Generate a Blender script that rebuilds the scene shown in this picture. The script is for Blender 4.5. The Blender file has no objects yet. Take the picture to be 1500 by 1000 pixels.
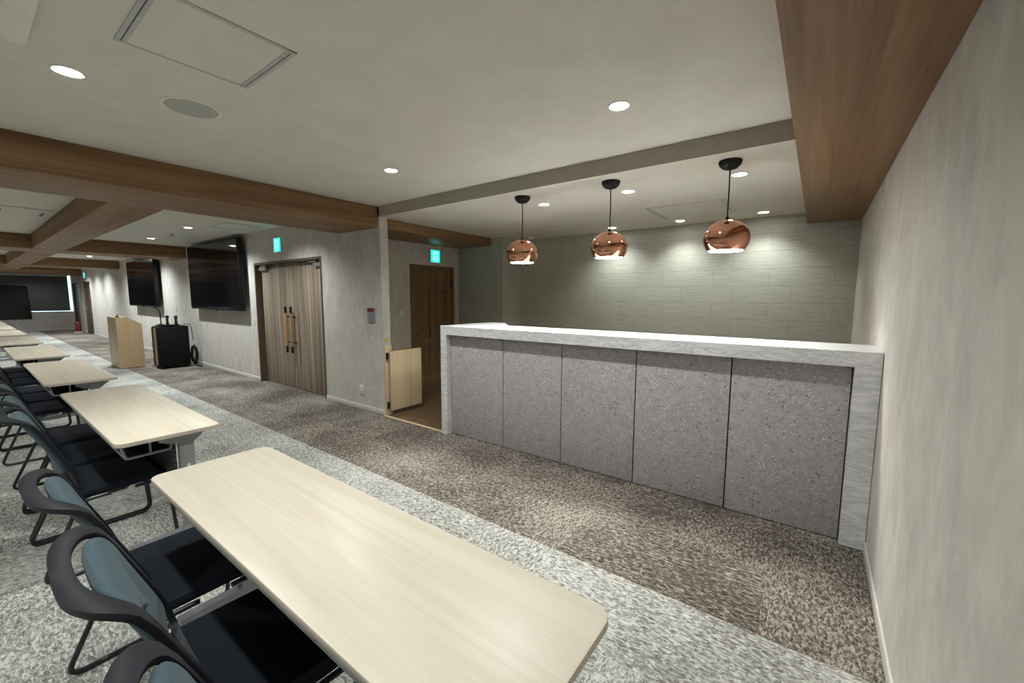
import bpy, bmesh, math, random
from mathutils import Vector, Matrix
random.seed(7)
PI = math.pi
col = bpy.context.scene.collection
OFF = {}          # accumulated world offset of unrotated parents

# ---------------------------------------------------------------- materials
def newmat(name):
    m = bpy.data.materials.new(name); m.use_nodes = True
    nt = m.node_tree; nt.nodes.clear()
    out = nt.nodes.new('ShaderNodeOutputMaterial'); b = nt.nodes.new('ShaderNodeBsdfPrincipled')
    nt.links.new(b.outputs[0], out.inputs[0])
    return m, nt, b
class N:
    def __init__(s, nt): s.nt = nt
    def n(s, t, **kw):
        x = s.nt.nodes.new('ShaderNode' + t)
        for k, v in kw.items(): setattr(x, k, v)
        return x
    def l(s, a, b): s.nt.links.new(a, b)
    def val(s, x, v):
        if hasattr(v, 'links') or isinstance(v, bpy.types.NodeSocket): s.l(v, x)
        else: x.default_value = v
    def math(s, op, a, b=None, c=None):
        x = s.n('Math', operation=op); s.val(x.inputs[0], a)
        if b is not None: s.val(x.inputs[1], b)
        if c is not None: s.val(x.inputs[2], c)
        return x.outputs[0]
    def vm(s, op, a, b):
        x = s.n('VectorMath', operation=op); s.val(x.inputs[0], a); s.val(x.inputs[1], b); return x.outputs[0]
    def noise(s, vec, scale=1, detail=3, rough=.55, dist=0):
        x = s.n('TexNoise'); s.l(vec, x.inputs['Vector']); x.inputs['Scale'].default_value = scale
        x.inputs['Detail'].default_value = detail; x.inputs['Roughness'].default_value = rough; x.inputs['Distortion'].default_value = dist
        return x.outputs['Fac']
    def ramp(s, f, stops, interp='LINEAR'):
        x = s.n('ValToRGB'); s.l(f, x.inputs[0]); cr = x.color_ramp; cr.interpolation = interp
        while len(cr.elements) < len(stops): cr.elements.new(.5)
        for e, (p, c) in zip(cr.elements, stops):
            e.position = p; e.color = (*c, 1) if len(c) == 3 else c
        return x.outputs[0]
    def mix(s, f, a, b, mode='MIX'):
        x = s.n('Mix', data_type='RGBA', blend_type=mode)
        s.val(x.inputs[0], f)
        for i, v in ((6, a), (7, b)):
            if isinstance(v, tuple): x.inputs[i].default_value = (*v, 1)
            else: s.l(v, x.inputs[i])
        return x.outputs[2]
    def pos(s): return s.n('NewGeometry').outputs['Position']
    def obj(s): return s.n('TexCoord').outputs['Object']
    def bump(s, b, h, strength=.2, dist=.01):
        x = s.n('Bump'); x.inputs['Strength'].default_value = strength; x.inputs['Distance'].default_value = dist
        s.l(h, x.inputs['Height']); s.l(x.outputs[0], b.inputs['Normal'])
def plain(name, c, rough=.5, metal=0, spec=.5, emit=None, es=1):
    m, nt, b = newmat(name); k = N(nt)
    # slight procedural tone variation
    f = k.noise(k.obj(), 14, 2)
    k.l(k.ramp(f, [(.3, tuple(v * .94 for v in c)), (.7, tuple(min(1, v * 1.05) for v in c))]), b.inputs['Base Color'])
    b.inputs['Roughness'].default_value = rough; b.inputs['Metallic'].default_value = metal
    b.inputs['Specular IOR Level'].default_value = spec
    if emit:
        b.inputs['Emission Color'].default_value = (*emit, 1); b.inputs['Emission Strength'].default_value = es
    return m
def mottled(name, c, amp=.12, stretch=(1, 1, 1), scale=5, rough=.85):
    m, nt, b = newmat(name); k = N(nt)
    v = k.vm('MULTIPLY', k.pos(), stretch)
    a = k.noise(v, scale, 5, .6, .4); d = k.noise(v, scale * 9, 3, .6)
    t = k.math('ADD', k.math('MULTIPLY', a, .78), k.math('MULTIPLY', d, .22))
    lo = tuple(x * (1 - amp) for x in c); hi = tuple(x * (1 + amp) for x in c)
    cc = k.ramp(t, [(.34, lo), (.66, hi)])
    h = k.noise(k.vm('MULTIPLY', k.pos(), (1, 1, .6)), 1.7, 2)
    cc = k.mix(k.ramp(h, [(.4, (0, 0, 0)), (.65, (.55, .55, .55))]), cc, (c[0] * 1.06, c[1] * .98, c[2] * .96))
    k.l(cc, b.inputs['Base Color']); b.inputs['Roughness'].default_value = rough
    b.inputs['Specular IOR Level'].default_value = .2
    k.bump(b, d, .12, .004)
    return m
def wood(name, dark, light, axis='y', rough=.45, freq=1.0, world=True, contrast=(.3, .7), spec=.4):
    m, nt, b = newmat(name); k = N(nt)
    st = {'x': (.35, 9, 9), 'y': (9, .35, 9), 'z': (9, 9, .35)}[axis]
    p = k.pos() if world else k.vm('ADD', k.obj(), k.vm('MULTIPLY', k.n('ObjectInfo').outputs['Location'], (.37, 1.7, .9)))
    v = k.vm('MULTIPLY', p, tuple(s * freq for s in st))
    a = k.noise(v, 1.6, 4, .6, 1.0)
    fst = {'x': (3, 130, 130), 'y': (130, 3, 130), 'z': (130, 130, 3)}[axis]
    d = k.noise(k.vm('MULTIPLY', p, fst), freq, 2)
    t = k.math('ADD', k.math('MULTIPLY', a, .82), k.math('MULTIPLY', d, .18))
    k.l(k.ramp(t, [(contrast[0], dark), (contrast[1], light)]), b.inputs['Base Color'])
    b.inputs['Roughness'].default_value = rough; b.inputs['Specular IOR Level'].default_value = spec
    return m

M = {}
M['wall'] = mottled('wallpaper', (.53, .515, .475), .17, (1, 1, .55), 8)
M['ceiling'] = mottled('ceiling_paper', (.64, .635, .575), .06, (1, 1, 1), 4)
M['fascia'] = mottled('fascia_paper', (.37, .345, .30), .06, (1, 1, 1), 4)
M['beam'] = wood('beam_wood', (.135, .070, .032), (.31, .185, .095), 'y', .5, .8, spec=.25)
M['beamx'] = wood('beam_wood_cross', (.135, .070, .032), (.31, .185, .095), 'x', .5, .8, spec=.25)
M['maple'] = wood('maple_top', (.53, .465, .365), (.64, .585, .485), 'x', .38, 1.1, world=False, contrast=(.25, .6))
M['mapleedge'] = wood('maple_edge', (.60, .48, .35), (.78, .66, .52), 'x', .4, 1.1, world=False)
M['lectern'] = wood('lectern_wood', (.37, .26, .14), (.45, .33, .19), 'z', .45, 1, contrast=(.2, .8))
M['gatewood'] = wood('gate_wood', (.55, .42, .26), (.72, .60, .40), 'z', .45, .9)
M['doorwood'] = wood('panel_door_wood', (.13, .078, .033), (.23, .145, .068), 'z', .5, 1)
M['barfloor'] = wood('bar_floor_wood', (.085, .050, .025), (.21, .135, .072), 'y', .4, .9)
M['frame'] = wood('door_frame_wood', (.08, .055, .035), (.14, .10, .068), 'z', .5, 1)
M['handlewood'] = wood('handle_wood', (.34, .18, .07), (.5, .29, .13), 'z', .4, 2)
M['black'] = plain('black_plastic', (.006, .006, .007), .5, 0, .3)
M['blackmetal'] = plain('black_metal', (.014, .013, .02), .35, .0, .5)
M['gloss'] = plain('black_screen', (.003, .003, .004), .08, 0, .28)
M['cabinet'] = plain('black_cabinet', (.004, .005, .005), .6, 0, .15)
M['ring'] = plain('charcoal_plastic', (.013, .0145, .020), .55, 0, .25)
M['grey'] = plain('grey_metal', (.27, .285, .30), .45, .2)
M['lightgrey'] = plain('light_grey_metal', (.48, .49, .49), .45, .1)
M['silver'] = plain('silver_metal', (.55, .55, .54), .35, .8)
M['white'] = plain('white_plastic', (.74, .73, .67), .5)
M['base'] = plain('baseboard_vinyl', (.60, .585, .55), .5)
M['red'] = plain('red_paint', (.15, .016, .016), .5)
M['redstrip'] = plain('red_strip', (.35, .05, .03), .5)
M['yellow'] = plain('yellow_sticker', (.55, .42, .08), .6)
M['brass'] = plain('brass', (.45, .30, .12), .3, .9)
M['blind'] = plain('grey_blind_fabric', (.10, .105, .10), .9)
M['lens'] = plain('lamp_lens', (.9, .9, .9), .5, emit=(1, .98, .95), es=22)
M['bulb'] = plain('pendant_diffuser', (.9, .9, .9), .5, emit=(1, .95, .85), es=9)
M['daylight'] = plain('daylit_pane', (.8, .9, .95), .3, emit=(.50, .80, .90), es=1.0)
M['speakergrille'] = plain('speaker_grille', (.40, .41, .37), .7)
M['frameline'] = plain('hatch_frame_metal', (.44, .455, .45), .5, .0)
M['slotdark'] = plain('dark_slot', (.10, .10, .10), .7)
M['signgreen'] = plain('sign_green', (.0, .35, .30), .4, emit=(.0, .62, .52), es=.9)
M['signwhite'] = plain('sign_white', (.8, .9, .9), .4, emit=(.16, .92, .88), es=1.0)

def copper():
    m, nt, b = newmat('copper'); k = N(nt)
    k.l(k.ramp(k.noise(k.obj(), 6, 2), [(.3, (.64, .32, .205)), (.7, (.70, .365, .24))]), b.inputs['Base Color'])
    b.inputs['Metallic'].default_value = 1; b.inputs['Roughness'].default_value = .06
    return m
M['copper'] = copper()
def carpet():
    m, nt, b = newmat('carpet_tiles'); k = N(nt)
    p = k.pos(); sx = k.n('SeparateXYZ'); k.l(p, sx.inputs[0])
    fl = k.vm('FLOOR', k.vm('MULTIPLY', k.vm('ADD', p, (.12, .04, .013)), (2, 2, 0)), (0, 0, 0))
    wn = k.n('TexWhiteNoise', noise_dimensions='3D'); k.l(fl, wn.inputs['Vector'])
    tile = wn.outputs['Value']
    a = k.noise(k.vm('MULTIPLY', p, (34, 80, 1)), 1, 4, .65, .9)
    c = k.noise(k.vm('MULTIPLY', p, (78, 36, 1)), 1, 4, .65, .9)
    f = k.mix(k.math('GREATER_THAN', tile, .5), a, c)
    big = k.noise(k.vm('MULTIPLY', p, (1.5, 1.5, 0)), 1, 2)
    f = k.math('ADD', f, k.math('MULTIPLY', k.math('SUBTRACT', big, .5), .30))
    f = k.math('ADD', f, k.math('MULTIPLY', k.math('SUBTRACT', tile, .5), .05))
    brown = k.ramp(f, [(.37, (.050, .043, .036)), (.50, (.135, .113, .094)), (.61, (.355, .32, .28))])
    grey = k.ramp(f, [(.35, (.13, .126, .112)), (.48, (.30, .298, .275)), (.60, (.55, .555, .52))])
    edge = k.math('GREATER_THAN', sx.outputs['Y'], 1.955)
    k.l(k.mix(edge, grey, brown), b.inputs['Base Color'])
    b.inputs['Roughness'].default_value = .95; b.inputs['Specular IOR Level'].default_value = .1
    k.bump(b, f, .5, .01)
    return m
M['carpet'] = carpet()
def tiles():
    m, nt, b = newmat('wall_tiles'); k = N(nt)
    p = k.pos(); sx = k.n('SeparateXYZ'); k.l(p, sx.inputs[0])
    cx = k.n('CombineXYZ'); k.l(k.math('ADD', sx.outputs['X'], sx.outputs['Y']), cx.inputs[0]); k.l(sx.outputs['Z'], cx.inputs[1])
    br = k.n('TexBrick'); k.l(cx.outputs[0], br.inputs['Vector'])
    br.inputs['Scale'].default_value = 1; br.inputs['Brick Width'].default_value = .6; br.inputs['Row Height'].default_value = .2
    br.inputs['Mortar Size'].default_value = .003; br.inputs['Mortar Smooth'].default_value = .1
    br.inputs['Color1'].default_value = (.385, .39, .335, 1); br.inputs['Color2'].default_value = (.43, .435, .37, 1)
    br.inputs['Mortar'].default_value = (.25, .25, .21, 1); br.offset = .37; br.inputs['Bias'].default_value = 0
    g = k.noise(k.vm('MULTIPLY', cx.outputs[0], (4, 75, 1)), 1, 3, .65, .15)
    k.l(k.mix(.42, br.outputs['Color'], k.ramp(g, [(.3, (.26, .265, .225)), (.7, (.56, .56, .49))])), b.inputs['Base Color'])
    b.inputs['Roughness'].default_value = .6; b.inputs['Specular IOR Level'].default_value = .3
    k.bump(b, g, .15, .004)
    return m
M['tile'] = tiles()
def marble():
    m, nt, b = newmat('marble'); k = N(nt)
    p = k.pos()
    v = k.vm('MULTIPLY', p, (3.0, 6, 11))
    a = k.noise(v, 1.3, 6, .62, 1.8)
    vein = k.math('ABSOLUTE', k.math('SUBTRACT', a, .5))
    c1 = k.ramp(vein, [(.0, (.47, .48, .50)), (.03, (.63, .64, .65)), (.11, (.76, .765, .78))])
    c2 = k.noise(k.vm('MULTIPLY', p, (2, 8, 16)), 2, 3)
    k.l(k.mix(.25, c1, k.ramp(c2, [(.35, (.48, .49, .51)), (.65, (.80, .81, .82))])), b.inputs['Base Color'])
    b.inputs['Roughness'].default_value = .28
    return m
M['marble'] = marble()
def terrazzo():
    m, nt, b = newmat('terrazzo'); k = N(nt)
    p = k.pos(); q = k.vm('ADD', p, k.vm('MULTIPLY', k.n('TexNoise').outputs['Color'], (.0, .0, .0)))
    def chips(scale, thr):
        v = k.n('TexVoronoi', feature='F1'); k.l(k.vm('MULTIPLY', q, (1, 1, 1.25)), v.inputs['Vector']); v.inputs['Scale'].default_value = scale
        s = k.n('SeparateColor'); k.l(v.outputs['Color'], s.inputs[0])
        lim = k.math('MULTIPLY', s.outputs[0], thr)
        return k.math('LESS_THAN', v.outputs['Distance'], lim), s.outputs[1]
    f1, r1 = chips(62, .50); f2, r2 = chips(140, .60)
    base = k.ramp(k.noise(p, 24, 3), [(.35, (.37, .338, .356)), (.65, (.45, .417, .437))])
    tone = [(0, (.19, .175, .175)), (.05, (.30, .25, .25)), (.16, (.44, .41, .42)), (.75, (.58, .56, .57))]
    c = k.mix(f2, base, k.ramp(r2, [(0, (.28, .26, .265)), (.3, (.40, .38, .385)), (.7, (.50, .48, .485))], 'CONSTANT'))
    c = k.mix(f1, c, k.ramp(r1, tone, 'CONSTANT'))
    k.l(c, b.inputs['Base Color']); b.inputs['Roughness'].default_value = .5
    return m
M['terrazzo'] = terrazzo()
def zebrano():
    m, nt, b = newmat('striped_veneer'); k = N(nt)
    p = k.pos()
    a = k.noise(k.vm('MULTIPLY', p, (42, 42, .5)), 1, 3, .6); d = k.noise(k.vm('MULTIPLY', p, (8, 8, .2)), 1, 2)
    t = k.math('ADD', k.math('MULTIPLY', a, .75), k.math('MULTIPLY', d, .25))
    k.l(k.ramp(t, [(.36, (.135, .10, .070)), (.5, (.26, .205, .15)), (.64, (.42, .345, .265))]), b.inputs['Base Color'])
    b.inputs['Roughness'].default_value = .5
    return m
M['zebrano'] = zebrano()
def mesh_fabric(name, c, sheen=.1):
    m, nt, b = newmat(name); k = N(nt)
    v = k.n('TexVoronoi', feature='F1'); k.l(k.obj(), v.inputs['Vector']); v.inputs['Scale'].default_value = 190; v.inputs['Randomness'].default_value = .25
    d = v.outputs['Distance']
    k.l(k.ramp(d, [(.15, tuple(x * .78 for x in c)), (.55, tuple(x * 1.15 for x in c))]), b.inputs['Base Color'])
    b.inputs['Roughness'].default_value = .85; b.inputs['Sheen Weight'].default_value = sheen; b.inputs['Specular IOR Level'].default_value = .2
    k.bump(b, d, .25, .002)
    return m
M['teal'] = mesh_fabric('teal_mesh', (.046, .078, .098))
M['seat'] = mesh_fabric('seat_fabric', (.007, .010, .016), 0)
def perforated():
    m, nt, b = newmat('perforated_panel'); k = N(nt)
    sx = k.n('SeparateXYZ'); k.l(k.obj(), sx.inputs[0])
    w = k.math('MULTIPLY', k.math('SINE', k.math('MULTIPLY', sx.outputs['X'], 210)), k.math('SINE', k.math('MULTIPLY', sx.outputs['Z'], 210)))
    k.l(k.mix(k.math('GREATER_THAN', w, .45), (.03, .032, .034), (.16, .16, .15)), b.inputs['Base Color'])
    b.inputs['Roughness'].default_value = .5
    return m
M['perf'] = perforated()

# ---------------------------------------------------------------- mesh helpers
def BM(): return bmesh.new()
def box(bm, x0, x1, y0, y1, z0, z1, bev=0):
    r = bmesh.ops.create_cube(bm, size=1)
    vs = r['verts']
    for v in vs:
        v.co = Vector((x0 + (v.co.x + .5) * (x1 - x0), y0 + (v.co.y + .5) * (y1 - y0), z0 + (v.co.z + .5) * (z1 - z0)))
    if bev:
        es = list({e for v in vs for e in v.link_edges})
        bmesh.ops.bevel(bm, geom=es, offset=bev, segments=2, affect='EDGES', profile=.5)
    return bm
def prism(bm, pts, axis, a0, a1):
    """extrude a 2-D outline along an axis; pts are the two other coordinates in x,y,z order"""
    def mk(p, a):
        return {'x': (a, p[0], p[1]), 'y': (p[0], a, p[1]), 'z': (p[0], p[1], a)}[axis]
    A = [bm.verts.new(mk(p, a0)) for p in pts]; B = [bm.verts.new(mk(p, a1)) for p in pts]
    n = len(pts)
    fs = [bm.faces.new(A), bm.faces.new(B[::-1])]
    for i in range(n): fs.append(bm.faces.new((A[i], B[i], B[(i + 1) % n], A[(i + 1) % n])))
    bmesh.ops.recalc_face_normals(bm, faces=fs)
    return bm
def lathe(bm, prof, c=(0, 0, 0), seg=32):
    rings = []
    for r, z in prof:
        if r < 1e-6: rings.append([bm.verts.new((c[0], c[1], c[2] + z))])
        else: rings.append([bm.verts.new((c[0] + r * math.cos(2 * PI * i / seg), c[1] + r * math.sin(2 * PI * i / seg), c[2] + z)) for i in range(seg)])
    fs = []
    for A, B in zip(rings, rings[1:]):
        for i in range(seg):
            j = (i + 1) % seg
            q = []
            for v in (A[i % len(A)], A[j % len(A)], B[j % len(B)], B[i % len(B)]):
                if v not in q: q.append(v)
            if len(q) > 2: fs.append(bm.faces.new(q))
    bmesh.ops.recalc_face_normals(bm, faces=fs)
    return bm
def bend(pts, r=.05, n=5):
    """round the corners of a polyline"""
    P = [Vector(p) for p in pts]; out = [P[0]]
    for i in range(1, len(P) - 1):
        a, b, c = P[i - 1], P[i], P[i + 1]
        d1 = (a - b); d2 = (c - b); rr = min(r, d1.length * .45, d2.length * .45)
        s, e = b + d1.normalized() * rr, b + d2.normalized() * rr
        for k in range(n + 1):
            t = k / n
            out.append(s.lerp(b, t).lerp(b.lerp(e, t), t))
    out.append(P[-1])
    return out
def tube(bm, pts, r, seg=10, closed=False):
    P = [Vector(p) for p in pts]; n = len(P); rings = []
    t0 = (P[1] - P[0]).normalized()
    up = Vector((0, 0, 1)) if abs(t0.z) < .9 else Vector((1, 0, 0))
    nrm = t0.cross(up).normalized()
    for i in range(n):
        t = ((P[(i + 1) % n] if (i < n - 1 or closed) else P[i]) - (P[i - 1] if (i > 0 or closed) else P[i])).normalized()
        nrm = (nrm - t * nrm.dot(t)).normalized(); bn = t.cross(nrm)
        rings.append([bm.verts.new(P[i] + (nrm * math.cos(2 * PI * k / seg) + bn * math.sin(2 * PI * k / seg)) * r) for k in range(seg)])
    fs = []
    for i in range(n if closed else n - 1):
        A, B = rings[i], rings[(i + 1) % n]
        for k in range(seg): fs.append(bm.faces.new((A[k], A[(k + 1) % seg], B[(k + 1) % seg], B[k])))
    if not closed:
        fs.append(bm.faces.new(rings[0][::-1])); fs.append(bm.faces.new(rings[-1]))
    bmesh.ops.recalc_face_normals(bm, faces=fs)
    return bm
def rrect(x0, x1, y0, y1, r, n=6):
    pts = []
    for cx, cy, a in ((x1 - r, y1 - r, 0), (x0 + r, y1 - r, 90), (x0 + r, y0 + r, 180), (x1 - r, y0 + r, 270)):
        for k in range(n + 1):
            t = math.radians(a + 90 * k / n); pts.append((cx + r * math.cos(t), cy + r * math.sin(t)))
    return pts
def slab(bm, outline, z0, z1, bev):
    """flat plate with a rounded edge"""
    n = len(outline); cx = sum(p[0] for p in outline) / n; cy = sum(p[1] for p in outline) / n
    def ins(d):
        o = []
        for i in range(n):
            a = Vector(outline[i - 1]); b = Vector(outline[(i + 1) % n]); t = (b - a).normalized()
            o.append((outline[i][0] - t.y * d, outline[i][1] + t.x * d))
        return o
    rings = []
    for d, z in ((bev, z0), (bev * .3, z0 + bev * .3), (0, z0 + bev), (0, z1 - bev), (bev * .3, z1 - bev * .3), (bev, z1)):
        rings.append([bm.verts.new((*p, z)) for p in ins(d)])
    fs = []
    for A, B in zip(rings, rings[1:]):
        for i in range(n): fs.append(bm.faces.new((A[i], A[(i + 1) % n], B[(i + 1) % n], B[i])))
    fs.append(bm.faces.new(rings[0][::-1])); fs.append(bm.faces.new(rings[-1]))
    bmesh.ops.recalc_face_normals(bm, faces=fs)
    return bm
def props(o, label=None, cat=None, group=None, kind=None):
    for k, v in (('label', label), ('category', cat), ('group', group), ('kind', kind)):
        if v: o[k] = v
    return o
def obj(name, bm, mat, parent=None, label=None, cat=None, group=None, kind=None, angle=35):
    bm.normal_update()
    for e in bm.edges:
        e.smooth = not (len(e.link_faces) == 2 and e.calc_face_angle(0) > math.radians(angle))
    for f in bm.faces: f.smooth = True
    if parent is not None: off = OFF[parent]
    else:
        vs = [v.co for v in bm.verts]
        off = Vector(((min(v.x for v in vs) + max(v.x for v in vs)) / 2, (min(v.y for v in vs) + max(v.y for v in vs)) / 2, min(v.z for v in vs)))
    bmesh.ops.translate(bm, verts=bm.verts, vec=-off)
    me = bpy.data.meshes.new(name); bm.to_mesh(me); bm.free()
    me.materials.append(mat)
    o = bpy.data.objects.new(name, me); col.objects.link(o)
    if parent is not None: o.parent = parent
    else: o.location = off
    OFF[o] = off.copy()
    return props(o, label, cat, group, kind)
def thing(name, loc, label, cat, group=None, kind=None):
    o = bpy.data.objects.new(name, None); col.objects.link(o); o.location = loc; o.empty_display_size = .1
    OFF[o] = Vector(loc)
    return props(o, label, cat, group, kind)
def dup(root, loc, rotz=0, label=None, group=None):
    r = root.copy(); col.objects.link(r); r.location = loc; r.rotation_euler = (0, 0, rotz)
    if label: r['label'] = label
    if group: r['group'] = group
    for ch in list(root.children):
        c = ch.copy(); col.objects.link(c); c.parent = r
        for g in list(ch.children):
            d = g.copy(); col.objects.link(d); d.parent = c
    return r
def struct(name, bm, mat, label, cat='room part'):
    return obj(name, bm, mat, None, label, cat, None, 'structure')

# ---------------------------------------------------------------- room dimensions
XR = .313; YD = 3.05; YB = 5.65; XF = -26.0; YR = -5.0
ZC = 2.51; ZB = 2.39; ZBEAM = 2.27; XE = -4.2; XL = -4.95; YT = 5.15; XT = -4.0
D1 = (-7.66, -5.53); D3 = (-23.15, -21.9); D4 = (-25.75, -24.5)
# floors
struct('floor', prism(BM(), [(XF, YR), (XR + .1, YR), (XR + .1, 3.09), (-3.15, 3.09), (-3.15, 3.03), (XL - .1, 3.03), (XL - .1, 3.3), (XF, 3.3)], 'z', -.1, 0), M['carpet'], 'carpet-tiled hall floor, brown band along the wall and pale grey under the tables', 'floor')
struct('floor', prism(BM(), [(XL - .1, 3.03), (-3.15, 3.03), (-3.15, 3.09), (XR + .1, 3.09), (XR + .1, YB + .1), (XL - .1, YB + .1)], 'z', -.1, 0), M['barfloor'], 'brown wood-plank floor behind the bar counter', 'floor')
# ceilings
struct('ceiling', box(BM(), XF, XR + .1, YR, YD, ZC, ZC + .1), M['ceiling'], 'mottled beige main ceiling of the hall', 'ceiling')
struct('ceiling', box(BM(), -4.24, XR + .1, YD, YB + .1, ZB, ZC + .1), M['ceiling'], 'lower ceiling over the bar with a stepped front edge', 'ceiling')
# walls
def notched(x0, x1, z1, doors, zd):
    pts = [(x0, 0)]
    for a, b in sorted(doors): pts += [(a, 0), (a, zd), (b, zd), (b, 0)]
    return pts + [(x1, 0), (x1, z1), (x0, z1)]
struct('wall_front', prism(BM(), notched(XF, XE, ZC, [D1, D3, D4], 2.01), 'y', YD, YD + .11), M['wall'], 'long mottled grey wall with the screens and the double door', 'wall')
struct('wall_right', box(BM(), XR, XR + .1, YR, YB + .1, 0, ZC), M['wall'], 'mottled beige wall at the right edge, beside the counter', 'wall')
struct('wall_back', box(BM(), XT, XR, YB, YB + .1, 0, ZB), M['tile'], 'greenish grey tiled wall behind the bar', 'wall')
struct('wall_return', box(BM(), XT - .1, XT, YT, YB + .1, 0, ZB), M['tile'], 'narrow tiled return at the left end of the bar wall', 'wall')
struct('wall_recess', box(BM(), XL, XT - .1, YT, YT + .1, 0, ZC), M['tile'], 'dark tiled wall stub beside the panelled door', 'wall')
dy0, dy1, dz = 4.10, 5.03, 1.95
struct('wall_left', prism(BM(), [(YD + .11, 0), (dy0, 0), (dy0, dz), (dy1, dz), (dy1, 0), (YT + .1, 0), (YT + .1, ZC), (YD + .11, ZC)], 'x', XL - .1, XL), M['wall'], 'grey wall with the panelled door at the back of the passage', 'wall')
wz0, wz1, wy0 = .78, 2.32, -3.2
bm = prism(BM(), [(YR, 0), (YD, 0), (YD, wz0), (wy0, wz0), (wy0, wz1), (YD, wz1), (YD, ZC), (YR, ZC)], 'x', XF - .1, XF)
struct('wall_far', bm, M['wall'], 'far end wall below and around the shaded window', 'wall')
struct('wall_rear', box(BM(), XF, XR, YR - .1, YR, 0, ZC), M['wall'], 'rear wall of the hall', 'wall')
# baseboards
def baseb(name, x0, x1, y0, y1, label):
    bm = BM(); box(bm, x0, x1, y0, y1, 0, .065, .003); struct(name, bm, M['base'], label, 'baseboard')
for i, (a, b) in enumerate(((D4[1], D3[0]), (D3[1], D1[0]), (D1[1], XE))):
    baseb('baseboard_front', a, b, YD - .01, YD, ['pale baseboard between the two far doors', 'long pale baseboard below the two wall screens', 'pale baseboard right of the striped double door'][i])
baseb('baseboard_right', XR - .01, XR, YR, 2.995, 'white baseboard along the right wall in front of the counter')
baseb('baseboard_far', XF, XF + .01, YR, YD - .01, 'pale baseboard below the far window')
baseb('baseboard_passage', XL, XL + .01, YD + .12, dy0 - .04, 'pale baseboard left of the panelled door')
struct('trim_threshold', box(BM(), XE, -3.16, 3.02, 3.06, 0, .006, .002), M['gatewood'], 'wooden threshold strip where carpet meets bar floor', 'threshold')
bm = BM(); box(bm, -4.2, -.15, YD - .008, YD, ZB, ZC - .001); struct('trim_10', bm, M['fascia'], 'grey-brown step face where the ceiling drops over the bar', 'ceiling step')
# wooden beams
def beam(n, x0, x1, y0, y1, m, label):
    bm = BM(); box(bm, x0, x1, y0, y1, ZBEAM, ZC - .002, .004); struct('trim_%d' % n, bm, M[m], label, 'ceiling beam')
beam(1, -5.06, -4.24, YR, YD, 'beam', 'wood-clad ceiling beam nearest on the left, crossing the hall to the wall end')
beam(2, XL, -4.24, YD + .11, YT, 'beam', 'short wood-clad beam over the passage to the panelled door')
beam(3, -.15, XR, YR, YB, 'beam', 'wide wood-clad beam along the top of the right wall')
beam(4, -11.9, -11.0, YR, YD, 'beam', 'second wood-clad cross beam, ending at the nearer wall screen')
beam(5, -17.9, -17.0, YR, YD, 'beam', 'third wood-clad cross beam, beyond the farther wall screen')
beam(6, -24.0, -23.25, YR, YD, 'beam', 'last wood-clad cross beam, above the far window')
beam(7, -11.0, -5.06, .87, 1.26, 'beamx', 'lengthwise wooden beam between the first and second cross beams')
beam(8, -17.0, -11.9, .87, 1.26, 'beamx', 'lengthwise wooden beam between the second and third cross beams')
beam(9, -23.25, -17.9, .87, 1.26, 'beamx', 'lengthwise wooden beam between the third and last cross beams')

# ---------------------------------------------------------------- doors
def door_frame(a, b, zt, root, y0=YD - .008, y1=YD + .17, w=.035):
    bm = prism(BM(), [(a, 0), (a, zt), (b, zt), (b, 0), (b - w, 0), (b - w, zt - w), (a + w, zt - w), (a + w, 0)], 'y', y0, y1)
    return obj('door_frame', bm, M['frame'], root)
d = thing('door_1', ((D1[0] + D1[1]) / 2, YD, 0), 'tall double door of vertically striped brown veneer with long bar handles', 'door', None, 'structure')
door_frame(D1[0], D1[1], 2.01, d)
xm = (D1[0] + D1[1]) / 2
for s in (-1, 1):
    a, b = (D1[0] + .037, xm - .002) if s < 0 else (xm + .002, D1[1] - .037)
    lf = obj('door_leaf', box(BM(), a, b, YD + .085, YD + .125, .008, 1.97, .002), M['zebrano'], d)
    hx = xm + s * .085; hy = YD + .085
    h = obj('pull_handle', lathe(BM(), [(0, .68), (.017, .68), (.017, 1.20), (0, 1.20)], (hx, hy - .07, 0), 16), M['handlewood'], lf)
    bm = BM()
    for z0, z1 in ((.58, .68), (1.20, 1.30)): lathe(bm, [(0, z0), (.018, z0), (.018, z1), (0, z1)], (hx, hy - .07, 0), 16)
    for z in (.74, 1.14): box(bm, hx - .008, hx + .008, hy - .07, hy, z - .008, z + .008)
    e = obj('handle_ends', bm, M['black'], lf, 'black handle ends and brackets')
    cx0 = a + .03 if s < 0 else b - .27
    c = BM(); box(c, cx0, cx0 + .24, hy - .05, hy, 1.885, 1.935, .005)
    obj('door_closer', c, M['silver'], lf, 'silver door closer')
    c = BM(); box(c, cx0 + .05 - s * .1, cx0 + .22 - s * .1, hy - .075, hy - .055, 1.945, 1.958); box(c, cx0 + .10, cx0 + .13, hy - .07, hy - .03, 1.93, 1.95)
    obj('closer_arm', c, M['silver'], lf)
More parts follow.
